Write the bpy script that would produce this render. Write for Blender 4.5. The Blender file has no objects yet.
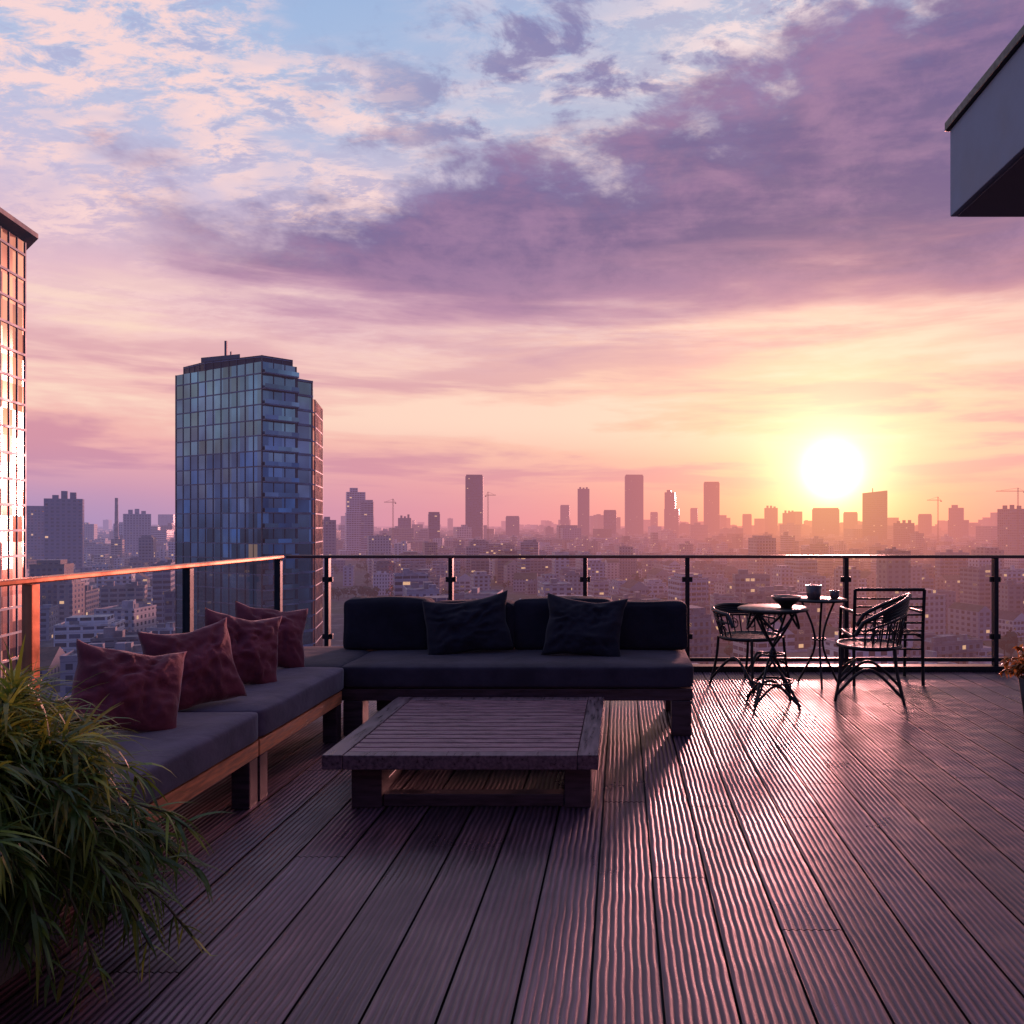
import bpy, math, random
import numpy as np
from mathutils import Vector, Matrix, Euler, noise as mnoise
random.seed(7); rng=np.random.default_rng(5)
scene=bpy.context.scene
COL=scene.collection
S=Vector((0.2625,1.0,0.069)).normalized()
GZ=-62.0   # street level below the terrace

def lin(r,g,b,a=1.0):
    def f(c):
        c/=255.0
        return c/12.92 if c<=0.04045 else ((c+0.055)/1.055)**2.4
    return (f(r),f(g),f(b),a)

# ------------------------------------------------------------ node helpers
class NT:
    def __init__(s,t): s.t=t; s.n=t.nodes; s.l=t.links
    def put(s,inp,v):
        if v is None: return
        if isinstance(v,bpy.types.NodeSocket): s.l.new(v,inp)
        else:
            try: inp.default_value=v
            except Exception: inp.default_value=v[:3]
    def node(s,ty,**kw):
        n=s.n.new(ty)
        for k,v in kw.items(): setattr(n,k,v)
        return n
    def m(s,op,a,b=None,c=None,clamp=False):
        n=s.node('ShaderNodeMath',operation=op); n.use_clamp=clamp
        s.put(n.inputs[0],a); s.put(n.inputs[1],b); s.put(n.inputs[2],c); return n.outputs[0]
    def vm(s,op,a,b=None,out=0):
        n=s.node('ShaderNodeVectorMath',operation=op); s.put(n.inputs[0],a); s.put(n.inputs[1],b)
        return n.outputs[out]
    def dot(s,a,b): return s.vm('DOT_PRODUCT',a,b,'Value')
    def sep(s,v):
        n=s.node('ShaderNodeSeparateXYZ'); s.put(n.inputs[0],v); return n.outputs
    def comb(s,x,y,z=0.0):
        n=s.node('ShaderNodeCombineXYZ'); s.put(n.inputs[0],x); s.put(n.inputs[1],y); s.put(n.inputs[2],z); return n.outputs[0]
    def ss(s,v,lo,hi,a=0.0,b=1.0):
        n=s.node('ShaderNodeMapRange',interpolation_type='SMOOTHSTEP')
        s.put(n.inputs[0],v); s.put(n.inputs[1],lo); s.put(n.inputs[2],hi); s.put(n.inputs[3],a); s.put(n.inputs[4],b)
        return n.outputs[0]
    def mix(s,f,a,b,bt='MIX'):
        n=s.node('ShaderNodeMix',data_type='RGBA',blend_type=bt)
        s.put(n.inputs[0],f); s.put(n.inputs[6],a); s.put(n.inputs[7],b); return n.outputs[2]
    def noise(s,v,scale,detail=6,rough=.55,dist=0.0,col=False):
        n=s.node('ShaderNodeTexNoise'); s.put(n.inputs['Vector'],v)
        n.inputs['Scale'].default_value=scale; n.inputs['Detail'].default_value=detail
        n.inputs['Roughness'].default_value=rough; n.inputs['Distortion'].default_value=dist
        return n.outputs['Color' if col else 'Fac']
    def white(s,v):
        n=s.node('ShaderNodeTexWhiteNoise',noise_dimensions='3D'); s.put(n.inputs['Vector'],v); return n.outputs['Value']
    def ramp(s,f,stops):
        n=s.node('ShaderNodeValToRGB'); cr=n.color_ramp
        while len(cr.elements)<len(stops): cr.elements.new(.5)
        for e,(p,c) in zip(cr.elements,stops): e.position=p; e.color=c
        s.put(n.inputs[0],f); return n.outputs[0]
    def bump(s,h,strength=.3,dist=.01,normal=None):
        n=s.node('ShaderNodeBump'); n.inputs['Strength'].default_value=strength; n.inputs['Distance'].default_value=dist
        s.put(n.inputs['Height'],h)
        if normal is not None: s.put(n.inputs['Normal'],normal)
        return n.outputs[0]

# ---- haze colour as a function of direction (used by sky and by aerial haze)
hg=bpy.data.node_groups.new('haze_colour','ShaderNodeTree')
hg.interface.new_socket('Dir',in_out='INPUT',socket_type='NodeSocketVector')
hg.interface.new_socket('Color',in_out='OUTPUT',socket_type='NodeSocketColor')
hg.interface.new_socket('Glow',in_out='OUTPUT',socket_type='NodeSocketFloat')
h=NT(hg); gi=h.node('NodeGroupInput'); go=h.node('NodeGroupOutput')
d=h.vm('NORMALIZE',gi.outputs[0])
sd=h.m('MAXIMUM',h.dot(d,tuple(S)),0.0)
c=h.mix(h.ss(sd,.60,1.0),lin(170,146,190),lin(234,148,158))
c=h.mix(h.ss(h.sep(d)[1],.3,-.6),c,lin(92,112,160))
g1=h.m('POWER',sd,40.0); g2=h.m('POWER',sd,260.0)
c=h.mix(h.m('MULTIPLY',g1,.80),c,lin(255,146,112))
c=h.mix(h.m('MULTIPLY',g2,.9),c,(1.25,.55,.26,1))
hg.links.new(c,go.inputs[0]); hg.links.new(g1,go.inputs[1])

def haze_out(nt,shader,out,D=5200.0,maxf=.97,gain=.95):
    """painted aerial haze: by distance from the terrace, in world space, denser towards the sun"""
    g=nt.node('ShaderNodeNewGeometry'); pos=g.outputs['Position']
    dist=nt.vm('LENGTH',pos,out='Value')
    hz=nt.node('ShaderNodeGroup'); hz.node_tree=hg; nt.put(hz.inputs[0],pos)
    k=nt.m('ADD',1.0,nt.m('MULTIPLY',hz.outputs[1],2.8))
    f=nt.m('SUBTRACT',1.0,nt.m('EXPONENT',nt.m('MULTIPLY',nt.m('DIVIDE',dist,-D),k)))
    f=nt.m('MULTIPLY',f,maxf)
    e=nt.node('ShaderNodeEmission'); nt.put(e.inputs[0],hz.outputs[0]); e.inputs[1].default_value=gain  # haze and sun glow painted onto the surface as emission, no volume
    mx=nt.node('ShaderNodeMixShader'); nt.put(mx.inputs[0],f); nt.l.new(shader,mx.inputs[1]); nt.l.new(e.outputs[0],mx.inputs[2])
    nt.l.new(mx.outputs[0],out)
    for m_ in bpy.data.materials:
        if m_.node_tree==nt.t:
            try: m_.cycles.emission_sampling='NONE'
            except Exception: pass

def newmat(name):
    m=bpy.data.materials.new(name); m.use_nodes=True; nt=NT(m.node_tree)
    b=m.node_tree.nodes['Principled BSDF']; o=m.node_tree.nodes['Material Output']
    return m,nt,b,o

def simple(name,col,rough=.5,metal=0.0,var=.35,scale=12,bump=.15,bd=.004,haze=False,sheen=0,spec=.5,stretch=None):
    m,nt,b,o=newmat(name)
    tc=nt.node('ShaderNodeTexCoord').outputs['Object']
    if stretch: tc=nt.vm('MULTIPLY',tc,stretch)
    n=nt.noise(tc,scale,5,.6)
    dark=tuple(x*(1-var) for x in col[:3])+(1,); lite=tuple(min(1,x*(1+var)) for x in col[:3])+(1,)
    nt.put(b.inputs['Base Color'],nt.mix(nt.ss(n,.3,.7),dark,lite))
    nt.put(b.inputs['Roughness'],nt.ss(n,.25,.75,max(.02,rough-.1),min(1,rough+.12)))
    b.inputs['Metallic'].default_value=metal
    b.inputs['Specular IOR Level'].default_value=spec
    if sheen: b.inputs['Sheen Weight'].default_value=sheen
    if bump: nt.put(b.inputs['Normal'],nt.bump(nt.noise(tc,scale*6,3,.6),bump,bd))
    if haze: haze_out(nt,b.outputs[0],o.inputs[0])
    return m

# ------------------------------------------------------------ mesh builder
class MB:
    def __init__(s): s.v=[];s.f=[];s.m=[];s.uv=[];s.c=[]
    def face(s,pts,mat=0,uv=None,col=(1,1,1,1)):
        k=len(s.v); s.v.extend([tuple(p) for p in pts]); s.f.append(tuple(range(k,k+len(pts)))); s.m.append(mat)
        s.uv.extend(uv if uv else [(0,0)]*len(pts)); s.c.extend([col]*len(pts))
    def prism(s,pts,z0,z1,mat=0,top=1,col=(1,1,1,1),bottom=False,topcol=None):
        """pts counter-clockwise; wall UVs in metres"""
        n=len(pts); u=0
        for i in range(n):
            a=pts[i]; b=pts[(i+1)%n]; L=math.hypot(b[0]-a[0],b[1]-a[1])
            s.face([(a[0],a[1],z0),(b[0],b[1],z0),(b[0],b[1],z1),(a[0],a[1],z1)],mat,
                   [(u,z0-GZ),(u+L,z0-GZ),(u+L,z1-GZ),(u,z1-GZ)],col); u+=L
        s.face([(p[0],p[1],z1) for p in pts],top,[(p[0],p[1]) for p in pts],topcol or col)
        if bottom: s.face([(p[0],p[1],z0) for p in reversed(pts)],top,None,col)
    def rect(s,cx,cy,w,d,rot,z0,z1,mat=0,top=1,col=(1,1,1,1),bottom=False,topcol=None):
        ca,sa=math.cos(rot),math.sin(rot)
        P=[(cx+x*ca-y*sa,cy+x*sa+y*ca) for x,y in((-w/2,-d/2),(w/2,-d/2),(w/2,d/2),(-w/2,d/2))]
        s.prism(P,z0,z1,mat,top,col,bottom,topcol); return P
    def box(s,x0,x1,y0,y1,z0,z1,mat=0):
        s.prism([(x0,y0),(x1,y0),(x1,y1),(x0,y1)],z0,z1,mat,mat,bottom=True)
    def seg(s,a,b,off,thick,z0,z1,mat,col=(1,1,1,1)):
        """thin upright slab along wall a-b projecting 'off' outward (pts CCW => outward = right of a->b)"""
        dx,dy=b[0]-a[0],b[1]-a[1]; L=math.hypot(dx,dy); nx,ny=dy/L,-dx/L
        o=off; i=off-thick
        P=[(a[0]+nx*i,a[1]+ny*i),(a[0]+nx*o,a[1]+ny*o),(b[0]+nx*o,b[1]+ny*o),(b[0]+nx*i,b[1]+ny*i)]
        s.prism(P,z0,z1,mat,mat,col,bottom=True)
    def obj(s,name,mats,parent=None,bevel=0,smooth=False,seg=2):
        me=bpy.data.meshes.new(name); me.from_pydata(s.v,[],s.f)
        for m in mats: me.materials.append(m)
        me.polygons.foreach_set('material_index',s.m)
        uvl=me.uv_layers.new(name='UVMap'); uvl.data.foreach_set('uv',[x for p in s.uv for x in p])
        ca=me.color_attributes.new('col','FLOAT_COLOR','CORNER'); ca.data.foreach_set('color',[x for p in s.c for x in p])
        ob=bpy.data.objects.new(name,me); COL.objects.link(ob)
        if parent: ob.parent=parent
        if bevel:
            import bmesh
            bm=bmesh.new(); bm.from_mesh(me); bmesh.ops.remove_doubles(bm,verts=bm.verts,dist=1e-5); bm.to_mesh(me); bm.free()
            md=ob.modifiers.new('b','BEVEL'); md.width=bevel; md.segments=seg; md.limit_method='ANGLE'
        if smooth:
            for p in me.polygons: p.use_smooth=True
        return ob

def empty(name,loc=(0,0,0),rz=0):
    e=bpy.data.objects.new(name,None); COL.objects.link(e); e.location=loc; e.rotation_euler=(0,0,rz); e.empty_display_size=.2; return e

def boxes(name,lst,mat,parent=None,bevel=.006,seg=2):
    m=MB()
    for b in lst: m.box(*b)
    return m.obj(name,[mat],parent,bevel,seg=seg)

def tube(name,paths,r,mat,parent=None,cyclic=False,res=3):
    cu=bpy.data.curves.new(name,'CURVE'); cu.dimensions='3D'; cu.bevel_depth=r; cu.bevel_resolution=res; cu.use_fill_caps=True
    for p in paths:
        sp=cu.splines.new('POLY'); sp.points.add(len(p)-1)
        for q,pt in zip(sp.points,p): q.co=(*pt,1)
        sp.use_cyclic_u=cyclic
    cu.materials.append(mat)
    ob=bpy.data.objects.new(name,cu); COL.objects.link(ob)
    if parent: ob.parent=parent
    return ob

def smoothpath(pts,n=8):
    P=[Vector(p) for p in pts]; out=[]
    for i in range(len(P)-1):
        p0=P[max(i-1,0)];p1=P[i];p2=P[i+1];p3=P[min(i+2,len(P)-1)]
        for k in range(n):
            t=k/n
            out.append(.5*((2*p1)+(-p0+p2)*t+(2*p0-5*p1+4*p2-p3)*t*t+(-p0+3*p1-3*p2+p3)*t**3))
    out.append(P[-1]); return [tuple(o) for o in out]

def lathe(name,prof,mat,parent=None,loc=(0,0,0),n=40):
    m=MB()
    for i in range(n):
        a=2*math.pi*i/n; b=2*math.pi*(i+1)/n
        for (r0,z0),(r1,z1) in zip(prof[:-1],prof[1:]):
            q=[(r0*math.cos(a),r0*math.sin(a),z0),(r0*math.cos(b),r0*math.sin(b),z0),(r1*math.cos(b),r1*math.sin(b),z1),(r1*math.cos(a),r1*math.sin(a),z1)]
            if r0<1e-6: q=q[1:]
            elif r1<1e-6: q=q[:3]
            m.face([tuple(Vector(p)+Vector(loc)) for p in q])
    o=m.obj(name,[mat],parent,smooth=True)
    import bmesh
    bm=bmesh.new(); bm.from_mesh(o.data); bmesh.ops.remove_doubles(bm,verts=bm.verts,dist=1e-5); bmesh.ops.recalc_face_normals(bm,faces=bm.faces); bm.to_mesh(o.data); bm.free()
    return o

# ------------------------------------------------------------ WORLD
w=bpy.data.worlds.new('World'); scene.world=w; w.use_nodes=True
nt=NT(w.node_tree); bg=w.node_tree.nodes['Background']; wo=w.node_tree.nodes['World Output']
dirv=nt.vm('NORMALIZE',nt.node('ShaderNodeTexCoord').outputs['Generated'])
x,y,z=nt.sep(dirv)
az=nt.m('ARCTAN2',x,y); el=nt.m('ARCSINE',z)
zp=nt.m('ADD',nt.m('MAXIMUM',z,0.0),.14)
P=nt.comb(nt.m('DIVIDE',x,zp),nt.m('DIVIDE',y,zp),0.0)
rot=nt.node('ShaderNodeMapping'); rot.inputs['Rotation'].default_value=(0,0,.6); rot.inputs['Scale'].default_value=(1.0,1.8,1); nt.put(rot.inputs[0],P)
Pw=rot.outputs[0]
n1=nt.noise(Pw,1.25,4,.6,.4)
n2=nt.noise(Pw,8.5,6,.70,.3)
nE=nt.noise(nt.vm('MULTIPLY',dirv,(1,1,2.2)),4.0,6,.62)
nS=nt.noise(nt.comb(nt.m('MULTIPLY',az,2.0),nt.m('MULTIPLY',el,15.0),3.0),1.5,5,.56,.25)
pf=nt.noise(nt.vm('MULTIPLY',dirv,(1,1,2.0)),11.0,6,.64,.3)
elj=nt.m('ADD',el,nt.m('MULTIPLY',nt.m('SUBTRACT',nE,.5),.08))
base=nt.ramp(nt.m('DIVIDE',elj,.8),[(0,lin(212,150,180)),(.05,lin(232,160,172)),(.13,lin(242,182,176)),(.22,lin(244,198,192)),
        (.32,lin(230,188,200)),(.44,lin(200,190,218)),(.58,lin(168,190,226)),(.8,lin(140,176,222)),(1,lin(110,146,202))])
sdot=nt.m('MAXIMUM',nt.dot(dirv,tuple(S)),0.0)
rip=nt.ss(n2,.42,.58)
veil=nt.ss(n1,.38,.56)
wis=nt.m('MULTIPLY',nt.m('MULTIPLY',veil,nt.m('ADD',.12,nt.m('MULTIPLY',rip,.88))),nt.ss(el,.14,.34))
base=nt.mix(nt.m('MULTIPLY',wis,.92),base,nt.mix(nt.ss(az,-.6,.2),lin(254,216,212),lin(244,226,234)))
und=nt.m('MULTIPLY',nt.m('MULTIPLY',nt.m('MULTIPLY',nt.ss(nt.m('ADD',nt.m('MULTIPLY',n2,.5),nt.m('MULTIPLY',nE,.5)),.49,.42),veil),nt.ss(el,.22,.36)),.40)
base=nt.mix(und,base,lin(166,158,200))
# low streaks
st=nt.m('MULTIPLY',nt.ss(nS,.49,.62),nt.m('MULTIPLY',nt.ss(el,.0,.05),nt.ss(el,.30,.11)))
base=nt.mix(nt.m('MULTIPLY',st,.72),base,lin(200,134,162))
gw=nt.m('POWER',sdot,9.0)
base=nt.mix(nt.m('MULTIPLY',gw,nt.m('SUBTRACT',.60,nt.m('MULTIPLY',st,.34))),base,lin(255,208,166))
st2=nt.m('MULTIPLY',nt.ss(nS,.52,.38),nt.m('MULTIPLY',nt.ss(el,.07,.13),nt.ss(el,.30,.2)))
base=nt.mix(nt.m('MULTIPLY',st2,.72),base,lin(255,222,200))
# big violet cloud bank
top=nt.m('ADD',nt.m('MULTIPLY',az,.25),.495)
edge=nt.m('ADD',nt.m('SUBTRACT',top,el),nt.m('ADD',nt.m('MULTIPLY',nt.m('SUBTRACT',nE,.5),.34),nt.m('MULTIPLY',nt.m('SUBTRACT',pf,.5),.12)))
D1=nt.ss(edge,-.015,.06)
lowj=nt.m('ADD',el,nt.m('MULTIPLY',nt.m('SUBTRACT',nS,.5),.20))
D2=nt.ss(lowj,.205,.295)
Dm=nt.m('MULTIPLY',nt.m('MULTIPLY',D1,D2),nt.ss(nt.m('ADD',az,nt.m('MULTIPLY',nt.m('SUBTRACT',nE,.5),.5)),-.64,-.38))
mott=nt.ss(nt.m('ADD',nt.m('MULTIPLY',nE,.4),nt.m('ADD',nt.m('MULTIPLY',nS,.3),nt.m('MULTIPLY',pf,.3))),.42,.58)
dcol=nt.mix(mott,lin(102,86,136),lin(152,116,156))
dcol=nt.mix(nt.ss(lowj,.34,.23),dcol,nt.mix(nt.ss(az,.0,.5),lin(196,144,172),lin(210,146,160)))
dcol=nt.mix(nt.m('MULTIPLY',nt.ss(edge,.09,.0),.5),dcol,lin(142,136,180))
base=nt.mix(nt.m('MULTIPLY',Dm,.94),base,dcol)
puff=nt.m('MULTIPLY',nt.m('MULTIPLY',nt.ss(pf,.47,.62),nt.m('MULTIPLY',nt.ss(edge,-.26,-.06),nt.ss(edge,.08,.0))),nt.ss(az,-.45,-.1))
base=nt.mix(nt.m('MULTIPLY',puff,.80),base,lin(126,116,166))
# horizon haze
hz=nt.node('ShaderNodeGroup'); hz.node_tree=hg; nt.put(hz.inputs[0],nt.comb(x,y,nt.m('MAXIMUM',z,0.0)))
base=nt.mix(nt.ss(el,.10,-.01),base,hz.outputs[0])
# side away from the sun: cool dusk blue
base=nt.mix(nt.ss(y,.25,-.5),base,nt.mix(wis,lin(66,98,168),lin(100,118,180)))
def glow(base,p,col):
    g=nt.m('POWER',sdot,p)
    sc=nt.vm('SCALE',col); n=sc.node; nt.put(n.inputs[3],g)
    a=nt.node('ShaderNodeVectorMath',operation='ADD'); nt.put(a.inputs[0],base); nt.put(a.inputs[1],sc); return a.outputs[0]
base=glow(base,22.0,(.14,.05,.01))
base=glow(base,90.0,(.46,.24,.08))
base=glow(base,500.0,(1.1,.72,.38))
base=glow(base,3600.0,(3.2,2.9,2.5))
sky=nt.node('ShaderNodeTexSky'); sky.sky_type='NISHITA'; sky.sun_disc=False
sky.sun_elevation=math.asin(S.z); sky.sun_rotation=math.atan2(S.x,S.y)
skc=nt.vm('SCALE',sky.outputs[0]); skc.node.inputs[3].default_value=.004
a=nt.node('ShaderNodeVectorMath',operation='ADD'); nt.put(a.inputs[0],base); nt.put(a.inputs[1],skc)
nt.put(bg.inputs[0],a.outputs[0]); bg.inputs[1].default_value=1.0
w.cycles.sampling_method='MANUAL'; w.cycles.sample_map_resolution=512

sl=bpy.data.lights.new('sun','SUN'); sl.energy=5.0; sl.angle=math.radians(6.0); sl.color=(1.0,.37,.34)
so=bpy.data.objects.new('sun',sl); COL.objects.link(so); so.rotation_euler=S.to_track_quat('Z','Y').to_euler(); so.location=(20,60,10)

# ------------------------------------------------------------ MATERIALS
def window_mat(name,glasscol,fl=3.2,bay=3.0,lit=.03,wz=(.28,.80)):
    m,nt,b,o=newmat(name)
    uv=nt.node('ShaderNodeUVMap'); uv.uv_map='UVMap'
    at=nt.node('ShaderNodeVertexColor'); at.layer_name='col'
    u,v,_=nt.sep(uv.outputs[0])
    rnd=at.outputs['Alpha']
    bw=nt.m('ADD',bay*.8,nt.m('MULTIPLY',rnd,bay*.9))
    uu=nt.m('DIVIDE',u,bw); vv=nt.m('DIVIDE',v,fl)
    fu=nt.m('FRACT',uu); fv=nt.m('FRACT',vv)
    hw=nt.m('ADD',.20,nt.m('MULTIPLY',nt.m('FRACT',nt.m('MULTIPLY',rnd,7.3)),.26))
    inu=nt.m('LESS_THAN',nt.m('ABSOLUTE',nt.m('SUBTRACT',fu,.5)),hw)
    inv=nt.m('LESS_THAN',nt.m('ABSOLUTE',nt.m('SUBTRACT',fv,(wz[0]+wz[1])/2)),(wz[1]-wz[0])/2)
    win=nt.m('MULTIPLY',inu,inv)
    wn=nt.white(nt.comb(nt.m('FLOOR',uu),nt.m('FLOOR',vv),nt.m('MULTIPLY',rnd,91.0)))
    gl=nt.mix(nt.ss(wn,.2,.95),glasscol,tuple(min(1,x*3.2) for x in glasscol[:3])+(1,))
    pos=nt.node('ShaderNodeNewGeometry').outputs['Position']
    wall=nt.mix(.28,at.outputs['Color'],nt.mix(nt.noise(pos,.12,4,.6),(.12,.12,.13,1),(.75,.72,.72,1)),'MULTIPLY')
    wall=nt.mix(nt.m('MULTIPLY',nt.m('GREATER_THAN',fv,.94),.45),wall,(.05,.05,.06,1))
    nt.put(b.inputs['Base Color'],nt.mix(win,wall,gl))
    nt.put(b.inputs['Roughness'],nt.ss(win,0,1,.85,.18))
    em=nt.m('MULTIPLY',win,nt.m('GREATER_THAN',wn,1-lit))
    b.inputs['Emission Color'].default_value=(1,.55,.25,1)
    nt.put(b.inputs['Emission Strength'],nt.m('MULTIPLY',em,.9))
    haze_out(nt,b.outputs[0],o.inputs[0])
    return m
M_fac=window_mat('city_facade',(.020,.034,.062,1),lit=.03)
M_far=window_mat('skyline_facade',(.03,.04,.075,1),fl=4,bay=3.5,lit=.01)
def roof_mat():
    m,nt,b,o=newmat('city_roof'); at=nt.node('ShaderNodeVertexColor'); at.layer_name='col'
    pos=nt.node('ShaderNodeNewGeometry').outputs['Position']
    n=nt.noise(pos,.25,5,.65)
    nt.put(b.inputs['Base Color'],nt.mix(.7,at.outputs['Color'],nt.mix(nt.ss(n,.35,.65),(.25,.25,.27,1),(.9,.86,.86,1)),'MULTIPLY'))
    b.inputs['Roughness'].default_value=.8
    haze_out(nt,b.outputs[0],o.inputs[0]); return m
M_roof=roof_mat()

def glass_facade(name,base,fl,bay,lit=.03,rough=.05,metal=.85,tiltk=.07,wk=.28):
    m,nt,b,o=newmat(name)
    uv=nt.node('ShaderNodeUVMap'); uv.uv_map='UVMap'; u,v,_=nt.sep(uv.outputs[0])
    cu=nt.m('FLOOR',nt.m('DIVIDE',u,bay)); cv=nt.m('FLOOR',nt.m('DIVIDE',v,fl))
    wn=nt.white(nt.comb(cu,cv,1.0)); wn2=nt.white(nt.comb(cu,cv,5.0))
    big=nt.noise(nt.comb(nt.m('MULTIPLY',u,.05),nt.m('MULTIPLY',v,.04)),1.5,3,.6)
    k=nt.m('ADD',nt.m('MULTIPLY',wn,wk),nt.m('MULTIPLY',big,.85))
    nt.put(b.inputs['Base Color'],nt.ramp(k,[(0.25,tuple(x*.30 for x in base[:3])+(1,)),(.6,base),(.95,tuple(min(1,x*2.2) for x in base[:3])+(1,))]))
    b.inputs['Metallic'].default_value=metal
    nt.put(b.inputs['Roughness'],nt.ss(wn2,0,1,rough,rough+.1))
    g=nt.node('ShaderNodeNewGeometry')
    tilt=nt.vm('SCALE',nt.vm('SUBTRACT',nt.comb(wn,wn2,nt.white(nt.comb(cu,cv,9.0))),(.5,.5,.5))); tilt.node.inputs[3].default_value=tiltk
    nrm=nt.vm('NORMALIZE',nt.vm('ADD',g.outputs['Normal'],tilt)); nt.put(b.inputs['Normal'],nrm)
    b.inputs['Emission Color'].default_value=(1,.6,.32,1)
    nt.put(b.inputs['Emission Strength'],nt.m('MULTIPLY',nt.m('GREATER_THAN',wn2,1-lit),.14))
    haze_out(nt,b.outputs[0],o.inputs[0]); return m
M_tg=glass_facade('tower_glass',(.12,.28,.40,1),3.3,3.0,.015)
M_tg2=glass_facade('tower_glass_sunset',(.52,.30,.24,1),3.4,2.4,.03,.08,.95,.14,.5)  # warm sunset reflection put into the glass tint
M_frame=simple('tower_frame',(.04,.07,.11,1),.5,.2,haze=True,scale=.4,bump=0)
M_slab=simple('tower_slab',(.13,.20,.30,1),.6,0,haze=True,scale=.4,bump=0)
M_dark=simple('tower_dark',(.02,.03,.05,1),.6,0,haze=True,scale=.4,bump=0)

def ground_mat():
    m,nt,b,o=newmat('ground')
    pos=nt.node('ShaderNodeNewGeometry').outputs['Position']
    n=nt.noise(pos,.006,6,.65); n2=nt.noise(pos,.08,6,.65)
    c=nt.mix(nt.ss(n,.46,.56),(.055,.055,.06,1),(.05,.065,.035,1))
    c=nt.mix(nt.m('MULTIPLY',nt.ss(n2,.52,.62),.7),c,(.16,.15,.15,1))
    nt.put(b.inputs['Base Color'],c); b.inputs['Roughness'].default_value=.9
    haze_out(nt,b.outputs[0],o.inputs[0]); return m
M_ground=ground_mat()
def tree_mat():
    m,nt,b,o=newmat('tree_leaves'); at=nt.node('ShaderNodeVertexColor'); at.layer_name='col'
    nt.put(b.inputs['Base Color'],at.outputs['Color']); b.inputs['Roughness'].default_value=.8
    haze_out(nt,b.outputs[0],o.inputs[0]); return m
M_tree=tree_mat()

def deck_mat():
    m,nt,b,o=newmat('deck_wood'); at=nt.node('ShaderNodeVertexColor'); at.layer_name='col'
    pos=nt.node('ShaderNodeNewGeometry').outputs['Position']
    st=nt.noise(nt.vm('MULTIPLY',pos,(60,3.2,1)),1.0,5,.65)
    bl=nt.noise(pos,1.3,5,.6)
    c=nt.mix(nt.ss(st,.3,.72),(.052,.026,.040,1),(.205,.098,.130,1))
    c=nt.mix(nt.ss(bl,.42,.68,0,.5),c,(.070,.036,.056,1))
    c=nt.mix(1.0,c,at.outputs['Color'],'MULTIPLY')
    nt.put(b.inputs['Base Color'],c)
    nt.put(b.inputs['Roughness'],nt.ss(bl,.35,.65,.27,.46))
    b.inputs['Specular IOR Level'].default_value=.85
    b.inputs['Specular Tint'].default_value=(1,.72,.84,1)
    nt.put(b.inputs['Normal'],nt.bump(nt.noise(nt.vm('MULTIPLY',pos,(160,14,1)),1.0,4,.7),.3,.0025))
    return m
M_deck=deck_mat()
M_wood=simple('dark_stained_wood',(.055,.032,.042,1),.42,0,.5,3,.25,.002,stretch=(2,18,18))
M_woodt=simple('table_frame_wood',(.13,.075,.090,1),.34,0,.5,3,.25,.002,stretch=(18,2,18))
M_woodx=simple('table_slat_wood',(.24,.115,.135,1),.32,0,.5,3,.25,.002,stretch=(2,22,22))
M_woodlit=simple('sunlit_frame_wood',(.58,.21,.095,1),.4,0,.4,3,.2,.002,stretch=(18,2,18))  # left sofa frame, orange sunlight put into the wood colour
M_black=simple('black_metal',(.018,.018,.022,1),.42,.4,.3,30,.05,.001)
M_railwarm=simple('warmlit_rail',(.14,.075,.07,1),.35,.7,.2,3,.0,.001)  # brownish-pink light on the back rail put into the metal colour
M_raillit=simple('sunlit_rail',(.70,.25,.12,1),.34,.8,.15,3,.0,.001)  # orange sunlight on left rail and one post put into the colour
def fabric(name,col,var=.25,sheen=.3,wr=.55):
    m,nt,b,o=newmat(name)
    tc=nt.node('ShaderNodeTexCoord').outputs['Object']
    n=nt.noise(tc,5,4,.6)
    nt.put(b.inputs['Base Color'],nt.mix(nt.ss(n,.3,.7),tuple(x*(1-var) for x in col[:3])+(1,),tuple(x*(1+var) for x in col[:3])+(1,)))
    b.inputs['Roughness'].default_value=.9; b.inputs['Sheen Weight'].default_value=sheen; b.inputs['Sheen Roughness'].default_value=.4
    b.inputs['Specular IOR Level'].default_value=.25
    b1=nt.bump(nt.noise(tc,420,1,.5),.35,.001)
    b2=nt.bump(nt.noise(tc,7,4,.55,.6),wr,.03,b1)
    nt.put(b.inputs['Normal'],b2); return m
M_seat=fabric('charcoal_fabric',(.082,.058,.088,1),wr=.2)
M_seatb=fabric('dark_seat_fabric',(.040,.031,.046,1),.25,.12,.2)
M_back=fabric('black_fabric',(.018,.016,.025,1),.25,.06,.35)
M_pil=fabric('burgundy_fabric',(.155,.034,.048,1),wr=.6)
def glass_mat():
    m,nt,b,o=newmat('railing_glass')
    m.node_tree.nodes.remove(b)
    fr=nt.node('ShaderNodeFresnel'); fr.inputs[0].default_value=1.5
    tr=nt.node('ShaderNodeBsdfTransparent'); tr.inputs[0].default_value=(.86,.89,.92,1)
    gl=nt.node('ShaderNodeBsdfGlossy'); gl.inputs['Roughness'].default_value=.01; gl.inputs[0].default_value=(.75,.78,.85,1)
    mx=nt.node('ShaderNodeMixShader'); nt.put(mx.inputs[0],nt.m('MULTIPLY',fr.outputs[0],.9)); nt.l.new(tr.outputs[0],mx.inputs[1]); nt.l.new(gl.outputs[0],mx.inputs[2])
    nt.l.new(mx.outputs[0],o.inputs[0]); return m
M_glass=glass_mat()
M_wall=simple('painted_render',(.22,.27,.36,1),.75,0,.12,2,.12,.004)
M_soffit=simple('soffit_panel',(.13,.12,.16,1),.7,0,.15,2,.05,.002)
M_conc=simple('terrace_building_wall',(.28,.28,.30,1),.8,0,.2,1,.1,.004)
M_pot=simple('planter_concrete',(.05,.05,.055,1),.8,0,.3,8,.3,.004)
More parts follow.
